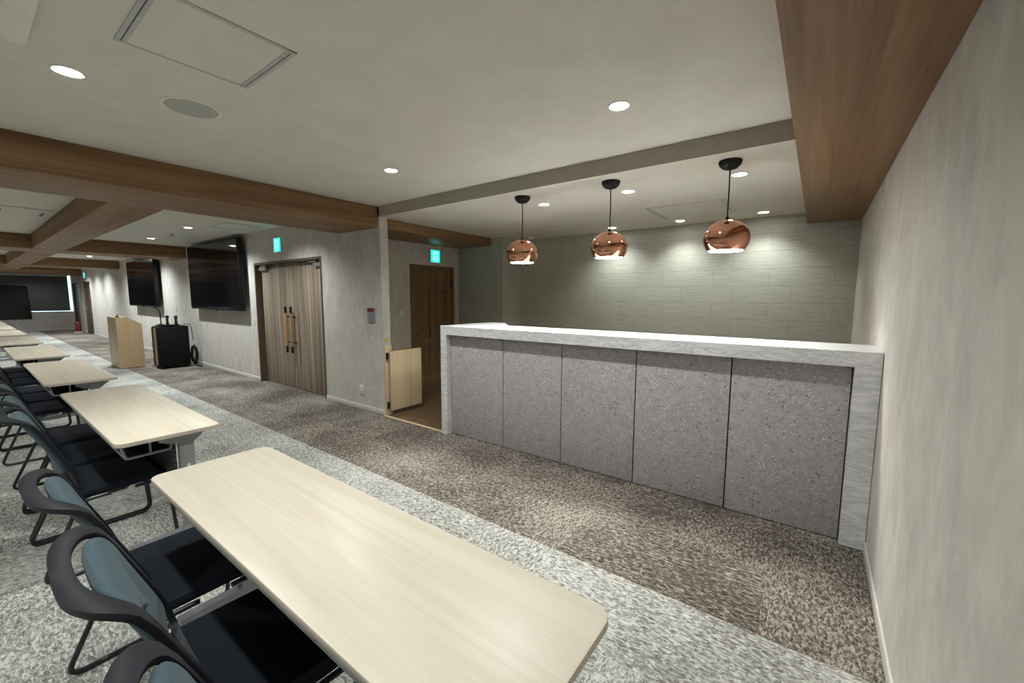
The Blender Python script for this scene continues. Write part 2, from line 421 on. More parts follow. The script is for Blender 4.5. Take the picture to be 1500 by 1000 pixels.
# backing so the leaves close the opening
# panelled door behind the passage
d = thing('door_2', (XL, (dy0 + dy1) / 2, 0), 'brown wooden panelled door with a brass lever in the passage', 'door', None, 'structure')
w = .04
obj('door_frame', prism(BM(), [(dy0, 0), (dy0, dz), (dy1, dz), (dy1, 0), (dy1 - w, 0), (dy1 - w, dz - w), (dy0 + w, dz - w), (dy0 + w, 0)], 'x', XL - .11, XL + .012), M['doorwood'], d)
bm = BM(); a, b = dy0 + w + .002, dy1 - w - .002; zt = dz - w - .003
X0, X1 = XL - .06, XL - .022
box(bm, X0, X0 + .018, a, b, .006, zt)                       # sunk panels
for y0, y1, z0, z1 in ((a, a + .115, .006, zt), (b - .115, b, .006, zt), (a + .11, b - .11, zt - .11, zt), (a + .11, b - .11, 1.56, 1.64), (a + .11, b - .11, .68, .80), (a + .11, b - .11, .006, .20)):
    box(bm, X0 + .01, X1 - (.0012 if y0 == a + .11 else 0), y0, y1, z0, z1, .004)
mid = (a + b) / 2
box(bm, X0 + .01, X1 - .0025, mid - .05, mid + .05, .21, 1.55, .004)
lf = obj('door_leaf', bm, M['doorwood'], d)
bm = BM(); lathe(bm, [(0, 0), (.026, 0), (.026, .008), (0, .008)], (0, 0, 0), 20)
bmesh.ops.rotate(bm, verts=bm.verts, cent=(0, 0, 0), matrix=Matrix.Rotation(PI / 2, 3, 'Y')); bmesh.ops.translate(bm, verts=bm.verts, vec=(X1, a + .06, .90))
tube(bm, bend([(X1, a + .06, .90), (X1 + .05, a + .06, .90), (X1 + .05, a + .17, .895)], .02), .009, 10)
obj('lever_handle', bm, M['brass'], lf)
bm = BM(); box(bm, X1, XL + .006, b - .008, b + .006, 1.62, 1.74); obj('hinge', bm, M['black'], lf)
for n, D, lab in ((3, D3, 'brown flush door on the long wall, nearer of the two far doors'), (4, D4, 'brown flush door at the far corner beside the window')):
    d = thing('door_%d' % n, ((D[0] + D[1]) / 2, YD, 0), lab, 'door', None, 'structure')
    door_frame(D[0], D[1], 2.01, d)
    lf = obj('door_leaf', box(BM(), D[0] + .037, D[1] - .037, YD + .06, YD + .10, .008, 1.97, .002), M['frame'], d)
    bm = BM(); tube(bm, bend([(D[0] + .11, YD + .06, 1.0), (D[0] + .11, YD + .01, 1.0), (D[0] + .22, YD + .01, 1.0)], .02), .01, 8); obj('lever_handle', bm, M['silver'], lf)

# window with pulled-down blind on the far wall
wn = thing('window_1', (XF, 0, wz0), 'wide far window, daylight leaking round the edges of its blind', 'window', None, 'structure')
obj('pane', box(BM(), XF - .07, XF - .06, wy0, YD, wz0, wz1), M['daylight'], wn)
bm = BM(); box(bm, XF - .1, XF - .005, wy0, YD, wz0, wz0 + .02); obj('window_sill', bm, M['white'], wn)
r = thing('roller_blind', (XF + .05, 0, wz0 + .12), 'grey roller blind pulled down over the far window', 'blind')
obj('blind_fabric', box(BM(), XF + .035, XF + .038, wy0, 2.955, wz0 + .07, 2.29), M['blind'], r)
obj('bottom_rail', box(BM(), XF + .028, XF + .045, wy0, 2.955, wz0 + .045, wz0 + .07, .003), M['blind'], r)
tb = BM(); tube(tb, [(XF + .05, wy0, 2.30), (XF + .05, 2.955, 2.30)], .03, 12); obj('roller', tb, M['lightgrey'], r)

# ---------------------------------------------------------------- reception counter
ct = thing('bar_counter', (-1.42, 3.2, 0), 'long bar counter of pale marble frame and grey terrazzo panels', 'counter')
CX0, CX1, CY0, CY1, CZ = -3.155, .311, 3.0, 3.47, 1.158
th = .092
bm = prism(BM(), [(CX0, 0), (CX0, CZ), (CX1, CZ), (CX1, .004), (CX1 - .118, .004), (CX1 - .118, CZ - th), (CX0 + .085, CZ - th), (CX0 + .085, 0)], 'y', CY0, CY1)
bmesh.ops.bevel(bm, geom=[e for e in bm.edges], offset=.0025, segments=1, affect='EDGES')
obj('marble_frame', bm, M['marble'], ct)
bm = prism(BM(), [(CX0, CY1 + .001), (-2.62, CY1 + .001), (-2.93, 3.82), (CX0 + .02, 3.82)], 'z', CZ - th, CZ)
obj('marble_return', bm, M['marble'], ct, 'short marble return at the left end of the top')
seams = [CX0 + .087, -2.375, -1.735, -1.085, -.435, CX1 - .12]
for a, b in zip(seams, seams[1:]):
    obj('front_panel', box(BM(), a + .0042, b - .0042, 3.065, 3.085, .006, CZ - th - .002, .0015), M['terrazzo'], ct)
obj('carcass', box(BM(), CX0 + .09, CX1 - .122, 3.087, 3.40, .004, CZ - th - .004), M['black'], ct)
obj('side_panel', box(BM(), CX0 + .005, CX0 + .03, CY1 + .004, 3.80, .004, CZ - th - .003), M['gatewood'], ct, 'light wood panel under the marble return')
obj('latch_strip', box(BM(), CX0 - .022, CX0 - .002, 3.02, 3.10, .36, .81, .002), M['gatewood'], ct, 'thin light wood strip on the left side')
# swing gate
g = thing('swing_gate', (-4.15, 3.1, 0), 'light wood half-height gate standing open beside the wall end', 'gate')
gp = obj('gate_panel', box(BM(), -4.135, -4.105, 3.083, 3.56, .068, .80, .003), M['gatewood'], g)
obj('red_strip', box(BM(), -4.137, -4.128, 3.10, 3.545, .8005, .806), M['redstrip'], gp, 'thin red strip along the top edge')
obj('hinge_post', box(BM(), -4.197, -4.165, 3.056, 3.145, .004, .86, .003), M['gatewood'], g)
for z in (.13, .74): obj('hinge', lathe(BM(), [(0, -.04), (.016, -.04), (.016, .04), (0, .04)], (-4.15, 3.066, z), 14), M['black'], g)
obj('yellow_sticker', prism(BM(), [(3.075 + .028 * math.cos(2 * PI * i / 24) + .02, .925 + .03 * math.sin(2 * PI * i / 24)) for i in range(24)], 'x', XE - .001, XE + .002), M['yellow'], None, 'small yellow sticker on the wall end above the gate post', 'sticker')

# ---------------------------------------------------------------- pendant lamps
def pendant(x, label):
    y = 3.25
    p = thing('pendant_lamp', (x, y, ZB), label, 'pendant lamp', 'copper pendant lamps over the counter')
    obj('ceiling_cup', lathe(BM(), [(0, 0), (.072, 0), (.075, -.008), (.068, -.030), (.045, -.052), (.012, -.062), (0, -.062)], (x, y, ZB), 36), M['black'], p)
    t = BM(); tube(t, [(x, y, ZB - .06), (x + .002, y, 2.2), (x, y, 1.985)], .0045, 8); obj('cord', t, M['black'], p)
    R = .143; cz = 1.865; prof = []
    a0 = math.radians(7); a1 = math.radians(128)
    for i in range(25):
        a = a0 + (a1 - a0) * i / 24; prof.append((R * math.sin(a) * 1.04, R * math.cos(a) * .93))
    inner = [(r - .004, z + (.0 if i < 24 else 0)) for i, (r, z) in reversed(list(enumerate(prof)))]
    sh = obj('globe_shade', lathe(BM(), prof + inner[:-1] + [(.012, prof[0][1] - .004)], (x, y, cz), 48), M['copper'], p)
    obj('cord_grip', lathe(BM(), [(0, .150), (.010, .150), (.014, .128), (0, .128)], (x, y, cz), 16), M['black'], p)
    zb = cz + R * .93 * math.cos(a1)
    obj('diffuser', lathe(BM(), [(0, .012), (.108, .012), (.112, .002), (.108, -.003), (0, -.005)], (x, y, zb), 36), M['bulb'], p)
    L = bpy.data.lights.new('pendant_glow', 'SPOT'); L.energy = 26; L.spot_size = math.radians(140); L.spot_blend = .6; L.shadow_soft_size = .08; L.color = (1, .98, .93)
    lo = bpy.data.objects.new('pendant_glow', L); col.objects.link(lo); lo.location = (x, y, zb - .03)
for x, lab in ((-2.29, 'copper globe pendant lamp at the left end of the counter'), (-1.412, 'copper globe pendant lamp in the middle of the three over the counter'), (-.545, 'copper globe pendant lamp nearest the right wall, largest of the three')):
    pendant(x, lab)

# ---------------------------------------------------------------- downlights
def spot(x, y, z, e, size=145, blend=.8, c=(.97, 1, .965), r=.045):
    L = bpy.data.lights.new('downlight_or_fill', 'SPOT'); L.energy = e; L.spot_size = math.radians(size); L.spot_blend = blend; L.shadow_soft_size = r; L.color = c
    o = bpy.data.objects.new('downlight_or_fill', L); col.objects.link(o); o.location = (x, y, z - .012)
DLP = None
def downlight(x, y, z, e, label, size=145, c=(.97, 1, .965)):
    global DLP
    if DLP is None:
        t = thing('downlight', (x, y, z), label, 'ceiling light', 'recessed ceiling downlights')
        obj('trim_ring', lathe(BM(), [(.048, .0), (.062, .0), (.062, -.004), (.056, -.006), (.048, -.003), (.048, 0)], (x, y, z), 32), M['white'], t)
        obj('lens', lathe(BM(), [(0, -.0005), (.0475, -.0005), (.0475, -.0035), (0, -.0045)], (x, y, z), 32), M['lens'], t)
        DLP = t
    else: dup(DLP, (x, y, z), 0, label)
    spot(x, y, z, e, size, c=c)
EH = 50; EB = 24; EW = 98
for x, y, lab in ((-2.93, .41, 'downlight nearest the square ceiling cassette, top left'), (-.955, 2.28, 'downlight in the main ceiling nearest the right-hand beam'), (-2.95, 2.27, 'downlight in the main ceiling left of the bar step')):
    downlight(x, y, ZC, EH, lab)
for x, lab in ((-7.9, 'downlight above the near wall screen, right one of the pair'), (-9.9, 'downlight above the near wall screen, left one of the pair'), (-15.7, 'small downlight beyond the second cross beam')):
    downlight(x, 2.24, ZC, EW, lab, c=(.93, .99, 1))
for x, a in ((-2.285, 'left'), (-1.41, 'middle'), (-.54, 'right')):
    downlight(x, 3.627, ZB, EB * .55, 'bar downlight just behind the %s pendant lamp' % a, 120, (.97, 1, .95))
    downlight(x, 5.34, ZB, EB, 'bar downlight close to the tiled wall, %s of three' % a, 122, (.95, 1, .955))
# unseen downlights: some inferred from the rows, rear rows added for ambient fill
for x in (-.95, ): spot(x, .41, ZC, EH * .75)
for y in (-1.5, -3.4):  # unseen rear rows, lamps without fixtures added as ambient fill
    for x in (-.95, -2.93): spot(x, y, ZC, EH)
for x in (-5.9,): spot(x, 2.24, ZC, 56, c=(.96, 1, .97))
for x in (-12.6, -14.2, -18.8, -20.4, -22.0): spot(x, 2.24, ZC, EW, c=(.93, .99, 1))
for y in (-.6, -3.0):  # added fill rows continue farther down the hall
    for x in (-6.4, -9.0, -13.2, -15.8, -19.0, -21.8): spot(x, y, ZC, EH)
spot(-24.9, 2.0, ZC, 20)

# ---------------------------------------------------------------- ceiling fittings
t = thing('ceiling_hatch', (-2.15, .73, ZC), 'square ceiling access panel with double metal rims near the top left light', 'ceiling panel')
x0, x1, y0, y1 = -2.41, -1.90, .48, .98
obj('hatch_panel', box(BM(), x0 + .012, x1 - .012, y0 + .03, y1 - .03, ZC - .003, ZC + .002), M['ceiling'], t)
bm = BM()
box(bm, x0, x1, y0, y0 + .016, ZC - .006, ZC + .002); box(bm, x0, x1, y0 + .021, y0 + .036, ZC - .006, ZC + .002)
box(bm, x0, x1, y1 - .016, y1, ZC - .006, ZC + .002); box(bm, x0, x1, y1 - .036, y1 - .021, ZC - .006, ZC + .002)
box(bm, x0, x0 + .012, y0, y1, ZC - .005, ZC + .002); box(bm, x1 - .020, x1, y0, y1, ZC - .005, ZC + .002)
obj('hatch_rim', bm, M['frameline'], t)
for ya in (y0 + .016, y1 - .021): obj('slot', box(BM(), x0 + .004, x1 - .004, ya, ya + .005, ZC - .003, ZC + .002), M['slotdark'], t)
def speaker(x, y, label):
    t = thing('ceiling_speaker', (x, y, ZC), label, 'speaker')
    obj('rim', lathe(BM(), [(.125, 0), (.140, 0), (.140, -.004), (.132, -.007), (.125, -.004), (.125, 0)], (x, y, ZC), 48), M['white'], t)
    obj('grille', lathe(BM(), [(0, -.001), (.125, -.001), (.125, -.004), (0, -.006)], (x, y, ZC), 48), M['speakergrille'], t)
    obj('badge', box(BM(), x - .006, x + .006, y - .003, y + .003, ZC - .008, ZC - .0055), M['slotdark'], t)
speaker(-2.92, .89, 'round flush ceiling speaker with grey-green grille')
def cassette(x0, y0, s, label):
    t = thing('air_conditioner', (x0 + s / 2, y0 + s / 2, ZC), label, 'air conditioner')
    bm = BM(); slab(bm, rrect(x0, x0 + s, y0, y0 + s, .03), ZC - .035, ZC - .001, .006); obj('cover', bm, M['white'], t)
    bm = BM()
    q = s / 2; cx, cy = x0 + q, y0 + q
    for dx, dyy, lx, ly in ((0, q - .12, .29, .03), (0, -q + .12, .29, .03), (q - .12, 0, .03, .29), (-q + .12, 0, .03, .29)):
        box(bm, cx + dx - lx, cx + dx + lx, cy + dyy - ly, cy + dyy + ly, ZC - .037, ZC - .034)
    obj('vent', bm, M['slotdark'], t)
    bm = BM(); box(bm, cx - .24, cx + .24, cy - .24, cy + .24, ZC - .039, ZC - .034, .002); obj('grille', bm, M['white'], t)
cassette(-2.71, -.69, .954, 'square white ceiling air conditioner at the top left corner')
t = thing('slot_diffuser', (-8.5, .5, ZC), 'pale flush ceiling air vent between the first two cross beams', 'air vent')
bm = BM(); box(bm, -9.2, -7.75, .1, .84, ZC - .012, ZC - .001, .004); obj('cover', bm, M['ceiling'], t)
for yy in (.40, .75):
    obj('slot', box(BM(), -8.35, -8.0, yy, yy + .03, ZC - .014, ZC - .011), M['slotdark'], t)
def flat_hatch(x0, x1, y0, y1, z, label):
    t = thing('ceiling_hatch', ((x0 + x1) / 2, (y0 + y1) / 2, z), label, 'ceiling panel')
    bm = BM(); box(bm, x0 + .012, x1 - .012, y0 + .006, y1 - .006, z - .004, z - .0005); obj('hatch_panel', bm, M['ceiling'], t)
    bm = BM()
    for a, b, c, e in ((x0 - .03, x0 - .022, y0, y1), (x0, x0 + .008, y0, y1), (x1 + .022, x1 + .03, y0, y1), (x1 - .008, x1, y0, y1), (x0 - .03, x1 + .03, y0 - .004, y0 + .002), (x0 - .03, x1 + .03, y1 - .002, y1 + .004)):
        box(bm, a, b, c, e, z - .005, z - .0005)
    obj('hatch_rim', bm, M['frameline'], t)
flat_hatch(-1.50, -.80, 4.42, 5.14, ZB, 'flush access panel in the bar ceiling between the pendants and tiled wall')
flat_hatch(-7.5, -6.9, 2.40, 2.86, ZC, 'small flush access panel in the ceiling above the near wall screen')
def detector(x, y, z, label, m):
    obj('smoke_detector', lathe(BM(), [(0, 0), (.05, 0), (.05, -.015), (.035, -.035), (0, -.04)], (x, y, z), 28), M[m], None, label, 'smoke detector')
detector(-3.63, 5.40, ZB, 'small white round detector on the bar ceiling left of the pendants', 'white')
obj('sprinkler_head', lathe(BM(), [(0, 0), (.035, 0), (.035, -.006), (.012, -.01), (.012, -.03), (.028, -.034), (.028, -.04), (0, -.042)], (-8.95, 2.3, ZC), 24), M['silver'], None, 'small sprinkler head between the pair of lights over the screen', 'sprinkler')

# ---------------------------------------------------------------- exit signs
def exit_sign(kind, c, label, s=.20):
    """c: centre on the wall; kind 'y' faces -Y, 'x' faces +X"""
    t = thing('exit_sign', c, label, 'exit sign')
    def put(u0, u1, v0, v1, d0, d1, bm):
        if kind == 'y': box(bm, c[0] + u0, c[0] + u1, c[1] - d1, c[1] - d0, c[2] + v0, c[2] + v1)
        else: box(bm, c[0] + d0, c[0] + d1, c[1] + u0, c[1] + u1, c[2] + v0, c[2] + v1)
        return bm
    h = s / 2
    obj('housing', put(-h - .012, h + .012, -h - .012, h + .012, 0, .025, BM()), M['white'], t)
    obj('light_panel', put(-h, h, -h, h, .025, .030, BM()), M['signgreen'], t)
    def poly(pts, bm):
        P = [(p[0] * s, p[1] * s) for p in pts]
        if kind == 'y': prism(bm, [(c[0] + p[0], c[2] + p[1]) for p in P], 'y', c[1] - .033, c[1] - .0295)
        else: prism(bm, [(c[1] + p[0], c[2] + p[1]) for p in P], 'x', c[0] + .0295, c[0] + .033)
    bm = BM()   # white doorway
    poly([(-.30, -.42), (.30, -.42), (.30, .42), (-.30, .42)], bm)
    obj('doorway_mark', bm, M['signwhite'], t)
    bm = BM()
    def poly2(pts):
        P = [(p[0] * s, p[1] * s) for p in pts]
        if kind == 'y': prism(bm, [(c[0] + p[0], c[2] + p[1]) for p in P], 'y', c[1] - .035, c[1] - .0335)
        else: prism(bm, [(c[1] + p[0], c[2] + p[1]) for p in P], 'x', c[0] + .0335, c[0] + .035)
    poly2([(.02 + .06 * math.cos(i * PI / 6), .27 + .06 * math.sin(i * PI / 6)) for i in range(12)])
    poly2([(-.07, .18), (.07, .18), (.05, -.08), (-.06, -.06)])
    poly2([(-.07, .18), (-.06, .10), (-.17, .02), (-.21, .07)])
    poly2([(.07, .18), (.20, .09), (.17, .03), (.05, .10)])
    poly2([(-.06, -.05), (.02, -.08), (-.10, -.36), (-.18, -.36)])
    poly2([(.0, -.06), (.06, -.07), (.16, -.22), (.12, -.36), (.05, -.36), (.07, -.22)])
    obj('running_figure', bm, M['signgreen'], t)
exit_sign('y', (-6.745, YD, 2.245), 'lit green exit sign above the striped double door')
exit_sign('x', (XL, 4.60, 2.10), 'lit green exit sign above the panelled door in the passage', .185)
exit_sign('y', (-22.6, YD, 2.245), 'small lit exit sign far away above the nearer of the far doors')

# ---------------------------------------------------------------- wall plates
t = thing('call_panel', (-4.414, YD, 1.14), 'grey wall call plate with a red top, near the wall end', 'wall panel')
obj('plate', box(BM(), -4.484, -4.344, YD - .014, YD + .002, 1.14, 1.32, .003), M['grey'], t)
obj('red_cap', box(BM(), -4.480, -4.348, YD - .018, YD - .0135, 1.275, 1.316), M['red'], t)
t = thing('wall_outlet', (-4.672, YD, .2), 'small white power outlet low on the wall left of the gate', 'outlet')
obj('plate', box(BM(), -4.712, -4.632, YD - .010, YD, .20, .32, .003), M['white'], t)
for z in (.235, .285):
    for dx in (-.012, .012): obj('socket_slot', box(BM(), -4.672 + dx - .002, -4.672 + dx + .002, YD - .0115, YD - .0095, z - .008, z + .008), M['slotdark'], t)
t = thing('light_switch', (XL, 3.92, 1.16), 'pale light switch plate left of the panelled door', 'switch')
obj('plate', box(BM(), XL, XL + .009, 3.875, 3.965, 1.16, 1.28, .003), M['base'], t)
obj('rocker', box(BM(), XL + .008, XL + .013, 3.90, 3.94, 1.19, 1.25, .002), M['white'], t)
t = thing('light_switch', (-11.93, YD, 1.1), 'white switch plate on the wall between the two screens', 'switch')
obj('plate', box(BM(), -11.97, -11.89, YD - .009, YD, 1.11, 1.25, .003), M['white'], t)
obj('rocker', box(BM(), -11.95, -11.91, YD - .013, YD - .008, 1.15, 1.21, .002), M['base'], t)

# ---------------------------------------------------------------- wall screens
def tv(x0, x1, z0, z1, label):
    t = thing('wall_television', ((x0 + x1) / 2, YD, z0), label, 'television')
    obj('casing', box(BM(), x0, x1, 2.905, 2.985, z0, z1, .006), M['black'], t)
    obj('screen', box(BM(), x0 + .02, x1 - .02, 2.899, 2.906, z0 + .03, z1 - .02), M['gloss'], t)
    bm = BM(); cx = (x0 + x1) / 2
    for s in (-.4, .4): box(bm, cx + s - .03, cx + s + .03, 2.985, YD, z0 + .25, z1 - .2)
    box(bm, cx - .55, cx + .55, 3.03, YD, z0 + .45, z1 - .45)
    obj('wall_bracket', bm, M['blackmetal'], t)
    bm = BM(); box(bm, cx + .1, cx + .18, 2.90, 2.92, z0 - .015, z0 + .003); obj('sensor', bm, M['black'], t)
tv(-10.40, -7.91, 1.205, 2.45, 'large black wall-mounted television left of the striped double door')
tv(-15.45, -12.88, 1.195, 2.38, 'black wall-mounted television farther down the wall, above the lectern')
t = thing('mobile_display', (-23.0, .75, 0), 'black flat display before the far window blind, at the left edge', 'display')
obj('casing', box(BM(), -23.0, -22.93, -.15, 1.63, .60, 1.83, .006), M['black'], t)
obj('screen', box(BM(), -22.932, -22.926, -.13, 1.61, .63, 1.81), M['gloss'], t)
bm = BM(); box(bm, -23.09, -23.0, .68, .80, .05, 1.3, .004); obj('column', bm, M['blackmetal'], t)
bm = BM(); box(bm, -23.35, -22.65, .70, .78, .02, .06, .004); box(bm, -23.30, -23.24, .35, 1.13, .02, .06, .004); box(bm, -22.76, -22.70, .35, 1.13, .02, .06, .004); obj('base', bm, M['blackmetal'], t)
bm = BM(); tube(bm, [(-23.0 - .2 * 0, 1.25, .62), (-23.0, 1.22, .5), (-23.02, 1.3, .3), (-23.0, 1.5, .06), (-23.0, 1.9, .012)], .012, 8)
obj('power_cable', bm, M['grey'], t)

# ---------------------------------------------------------------- lectern and equipment
t = thing('lectern', (-11.5, 2.05, 0), 'light wood lectern with a sloped top, standing near the wall', 'lectern')
LX0, LX1 = -11.88, -11.13
prof = [(1.86, .012), (2.25, .012), (2.25, .885), (2.03, 1.035), (1.86, 1.03)]
for s, (a, b) in enumerate(((LX0, LX0 + .025), (LX1 - .025, LX1))):
    obj('side_panel', prism(BM(), prof, 'x', a, b), M['lectern'], t)
obj('front_panel', box(BM(), LX0 + .026, LX1 - .026, 1.862, 1.885, .012, 1.025, .002), M['gatewood'], t)
bm = prism(BM(), [(2.245, .862), (2.245, .884), (2.03, 1.031), (1.887, 1.028), (1.887, 1.008), (2.02, 1.008)], 'x', LX0 + .026, LX1 - .026); obj('desk_top', bm, M['lectern'], t)
obj('shelf', box(BM(), LX0 + .026, LX1 - .026, 1.887, 2.235, .62, .64), M['lectern'], t)
obj('plinth', box(BM(), LX0 + .02, LX1 - .02, 1.875, 2.235, 0, .012), M['black'], t)
t = thing('clip_microphone', (-11.35, 1.93, 1.032), 'small black clip-on microphone lying on top of the lectern', 'microphone')
bm = BM(); box(bm, -11.44, -11.30, 1.905, 1.945, 1.0305, 1.05, .004); obj('clip', bm, M['black'], t)
bm = BM(); tube(bm, bend([(-11.36, 1.925, 1.045), (-11.34, 1.925, 1.075), (-11.27, 1.93, 1.085)], .02), .008, 8); obj('stem', bm, M['black'], t)

t = thing('equipment_cabinet', (-10.64, 2.58, 0), 'black equipment cabinet on the carpet below the near screen', 'cabinet')
KX0, KX1, KY0, KY1 = -10.86, -10.42, 2.325, 2.83
obj('carcass', box(BM(), KX0, KX1, KY0 + .02, KY1, .04, .85, .004), M['cabinet'], t)
dr = obj('door', box(BM(), KX0 + .012, KX1 - .012, KY0 + .004, KY0 + .019, .06, .83, .002), M['cabinet'], t)
obj('door_trim', box(BM(), KX0 + .16, KX1 - .13, KY0, KY0 + .005, .075, .815), M['lectern'], dr, 'brown vertical inlay of the door')
bm = BM(); box(bm, KX0 + .05, KX0 + .07, KY0 - .012, KY0 + .006, .42, .52, .002); obj('handle', bm, M['brass'], dr)
for cx in (KX0 + .05, KX1 - .05):
    for cy in (KY0 + .06, KY1 - .05):
        obj('foot', lathe(BM(), [(0, 0), (.02, 0), (.02, .04), (0, .04)], (cx, cy, 0), 12), M['black'], t)
kz = .851
t = thing('charging_tray', (-10.62, 2.55, kz), 'flat black round-edged tray on top of the equipment cabinet', 'tray')
obj('dish', lathe(BM(), [(0, 0), (.17, 0), (.20, .02), (.20, .028), (.17, .03), (0, .03)], (-10.64, 2.55, kz), 32), M['black'], t)
for x, y, h, lab in ((-10.56, 2.53, .19, 'handheld black microphone upright on the cabinet, left of the two'), (-10.52, 2.66, .185, 'handheld black microphone upright on the cabinet, right of the two')):
    m = thing('microphone', (x, y, kz + .031), lab, 'microphone', 'handheld microphones on the cabinet')
    obj('handle', lathe(BM(), [(0, 0), (.026, 0), (.026, .05), (.020, .055), (.024, h - .06), (0, h - .06)], (x, y, kz + .031), 16), M['black'], m)
    obj('grille_head', lathe(BM(), [(0, h - .06), (.026, h - .058), (.033, h - .03), (.028, h - .008), (0, h)], (x, y, kz + .031), 16), M['blackmetal'], m)
m = thing('gooseneck_microphone', (-10.62, 2.43, kz + .031), 'tall thin gooseneck microphone standing on the cabinet', 'microphone')
obj('base', lathe(BM(), [(0, 0), (.04, 0), (.035, .018), (0, .02)], (-10.62, 2.44, kz + .031), 20), M['black'], m)
bm = BM(); tube(bm, bend([(-10.62, 2.44, kz + .04), (-10.62, 2.44, 1.12), (-10.62, 2.41, 1.21), (-10.62, 2.36, 1.245)], .04), .010, 8); obj('neck', bm, M['black'], m)
bm = BM(); tube(bm, [(-10.62, 2.39, 1.225), (-10.62, 2.34, 1.25)], .02, 10); obj('head', bm, M['black'], m)
bm = BM(); tube(bm, bend([(-10.47, 2.74, kz + .006), (-10.42, 2.80, kz + .05), (-10.40, 2.87, kz + .02), (-10.40, 2.89, .55)], .04), .006, 6)
obj('microphone_cable', bm, M['black'], None, 'thin black cable hanging from the top of the cabinet down its wall side', 'cable')
bm = BM()
pts = []
for i in range(60):
    a = i / 60 * 2 * PI * 4; zz = .24 + .17 * math.sin(a) ; pts.append((-10.46 + .10 * math.cos(i * .7) * .5, 2.91 + .045 * math.cos(a), zz + .04 * math.sin(i)))
pts.append((-10.40, 2.93, .012)); pts.append((-10.2, 2.96, .012))
tube(bm, pts, .014, 6)
obj('cable_bundle', bm, M['black'], None, 'tangled black cables hanging between the equipment cabinet and the wall', 'cable')
# fire extinguisher in the far corner
ex, ey = -23.75, 2.86
t = thing('fire_extinguisher', (ex, ey, 0), 'red fire extinguisher on the floor between the far doors', 'fire extinguisher')
obj('cylinder', lathe(BM(), [(0, .02), (.075, .02), (.08, .04), (.08, .36), (.06, .42), (.025, .45), (0, .45)], (ex, ey, 0), 24), M['red'], t)
bm = BM(); lathe(bm, [(0, .45), (.02, .45), (.02, .50), (0, .50)], (ex, ey, 0), 12); box(bm, ex - .01, ex + .10, ey - .01, ey + .01, .49, .505); box(bm, ex - .01, ex + .11, ey - .01, ey + .01, .52, .532); obj('valve', bm, M['black'], t)
obj('stand', lathe(BM(), [(0, 0), (.12, 0), (.12, .03), (.085, .035), (.085, .019), (0, .019)], (ex, ey, 0), 24), M['white'], t)

# ---------------------------------------------------------------- tables
def make_table(loc, label):
    """local frame: centre of the top plan at the origin, x lengthwise, y from chairs (-) to aisle (+)"""
    t = thing('folding_table', (0, 0, 0), label, 'table', 'long row of maple-topped tables')
    L, W = .905, .225
    bm = BM(); slab(bm, rrect(-L, L, -W, W, .045), .697, .72, .004); obj('tabletop', bm, M['maple'], t)
    bm = BM()
    box(bm, -L + .13, L - .13, -W + .03, W - .04, .683, .6965)
    obj('under_frame', bm, M['grey'], t)
    bm = BM(); box(bm, -L + .13, L - .13, .028, .040, .42, .68); obj('modesty_panel', bm, M['perf'], t)
    # wire / metal book shelf with open ends
    bm = BM()
    for x in (-L + .125, -.3, .3, L - .125): 
        tube(bm, bend([(x, -W + .035, .69), (x, -W + .055, .60), (x, .02, .605), (x, .02, .69)], .02), .007, 6)
        tube(bm, [(x, -.07, .602), (x, -.07, .69)], .006, 6)
    for y in (-W + .055, -.14, -.07, .015): tube(bm, [(-L + .125, y, .602), (L - .125, y, .602)], .006, 6)
    obj('book_shelf', bm, M['grey'], t)
    obj('shelf_pan', box(BM(), -L + .128, L - .128, -W + .06, .012, .606, .612), M['black'], t)
    for s in (-1, 1):
        x = s * (L - .105)
        lg = obj('leg', box(BM(), x - .022, x + .022, .045, .115, .15, .66, .006), M['grey'], t)
        bm = prism(BM(), [(-.04, .695), (.175, .695), (.175, .682), (.115, .63), (.045, .63), (-.04, .66)], 'x', x - .02, x + .02); obj('top_bracket', bm, M['grey'], lg)
        bm = prism(BM(), [(-.19, .088), (-.19, .122), (.035, .132), (.045, .165), (.115, .165), (.125, .132), (.21, .122), (.21, .088)], 'x', x - .022, x + .022); obj('foot', bm, M['grey'], lg)
        for z in (.50, .42): obj('bolt', tube(BM(), [(x + s * .022, .08, z), (x + s * .026, .08, z)], .009, 10), M['white'], lg)
        for y in (-.16, .18):
            bm = BM()
            for dx in (-.022, .022): tube(bm, [(x + dx - .009, y, .034), (x + dx + .009, y, .034)], .034, 16)
            tube(bm, [(x - .03, y, .034), (x + .03, y, .034)], .010, 8)
            tube(bm, [(x, y, .036), (x, y, .086)], .014, 10)
            obj('caster', bm, M['lightgrey'], lg)
    t.location = loc
    return t
TBX = [-1.24, -3.635, -5.98, -8.34, -10.70, -12.9, -15.15, -17.35, -19.6]
TBY = [.635, .635, .607, .58, .56, .55, .54, .53, .52]
ordn = ['nearest the camera', 'second from the camera', 'third from the camera', 'fourth from the camera', 'fifth from the camera', 'sixth from the camera', 'seventh from the camera', 'eighth from the camera', 'farthest from the camera']
TB = make_table((TBX[0], TBY[0], 0), 'pale maple-topped folding table %s in the long row' % ordn[0])
for i in range(1, 9): dup(TB, (TBX[i], TBY[i], 0), 0, 'pale maple-topped folding table %s in the long row' % ordn[i])

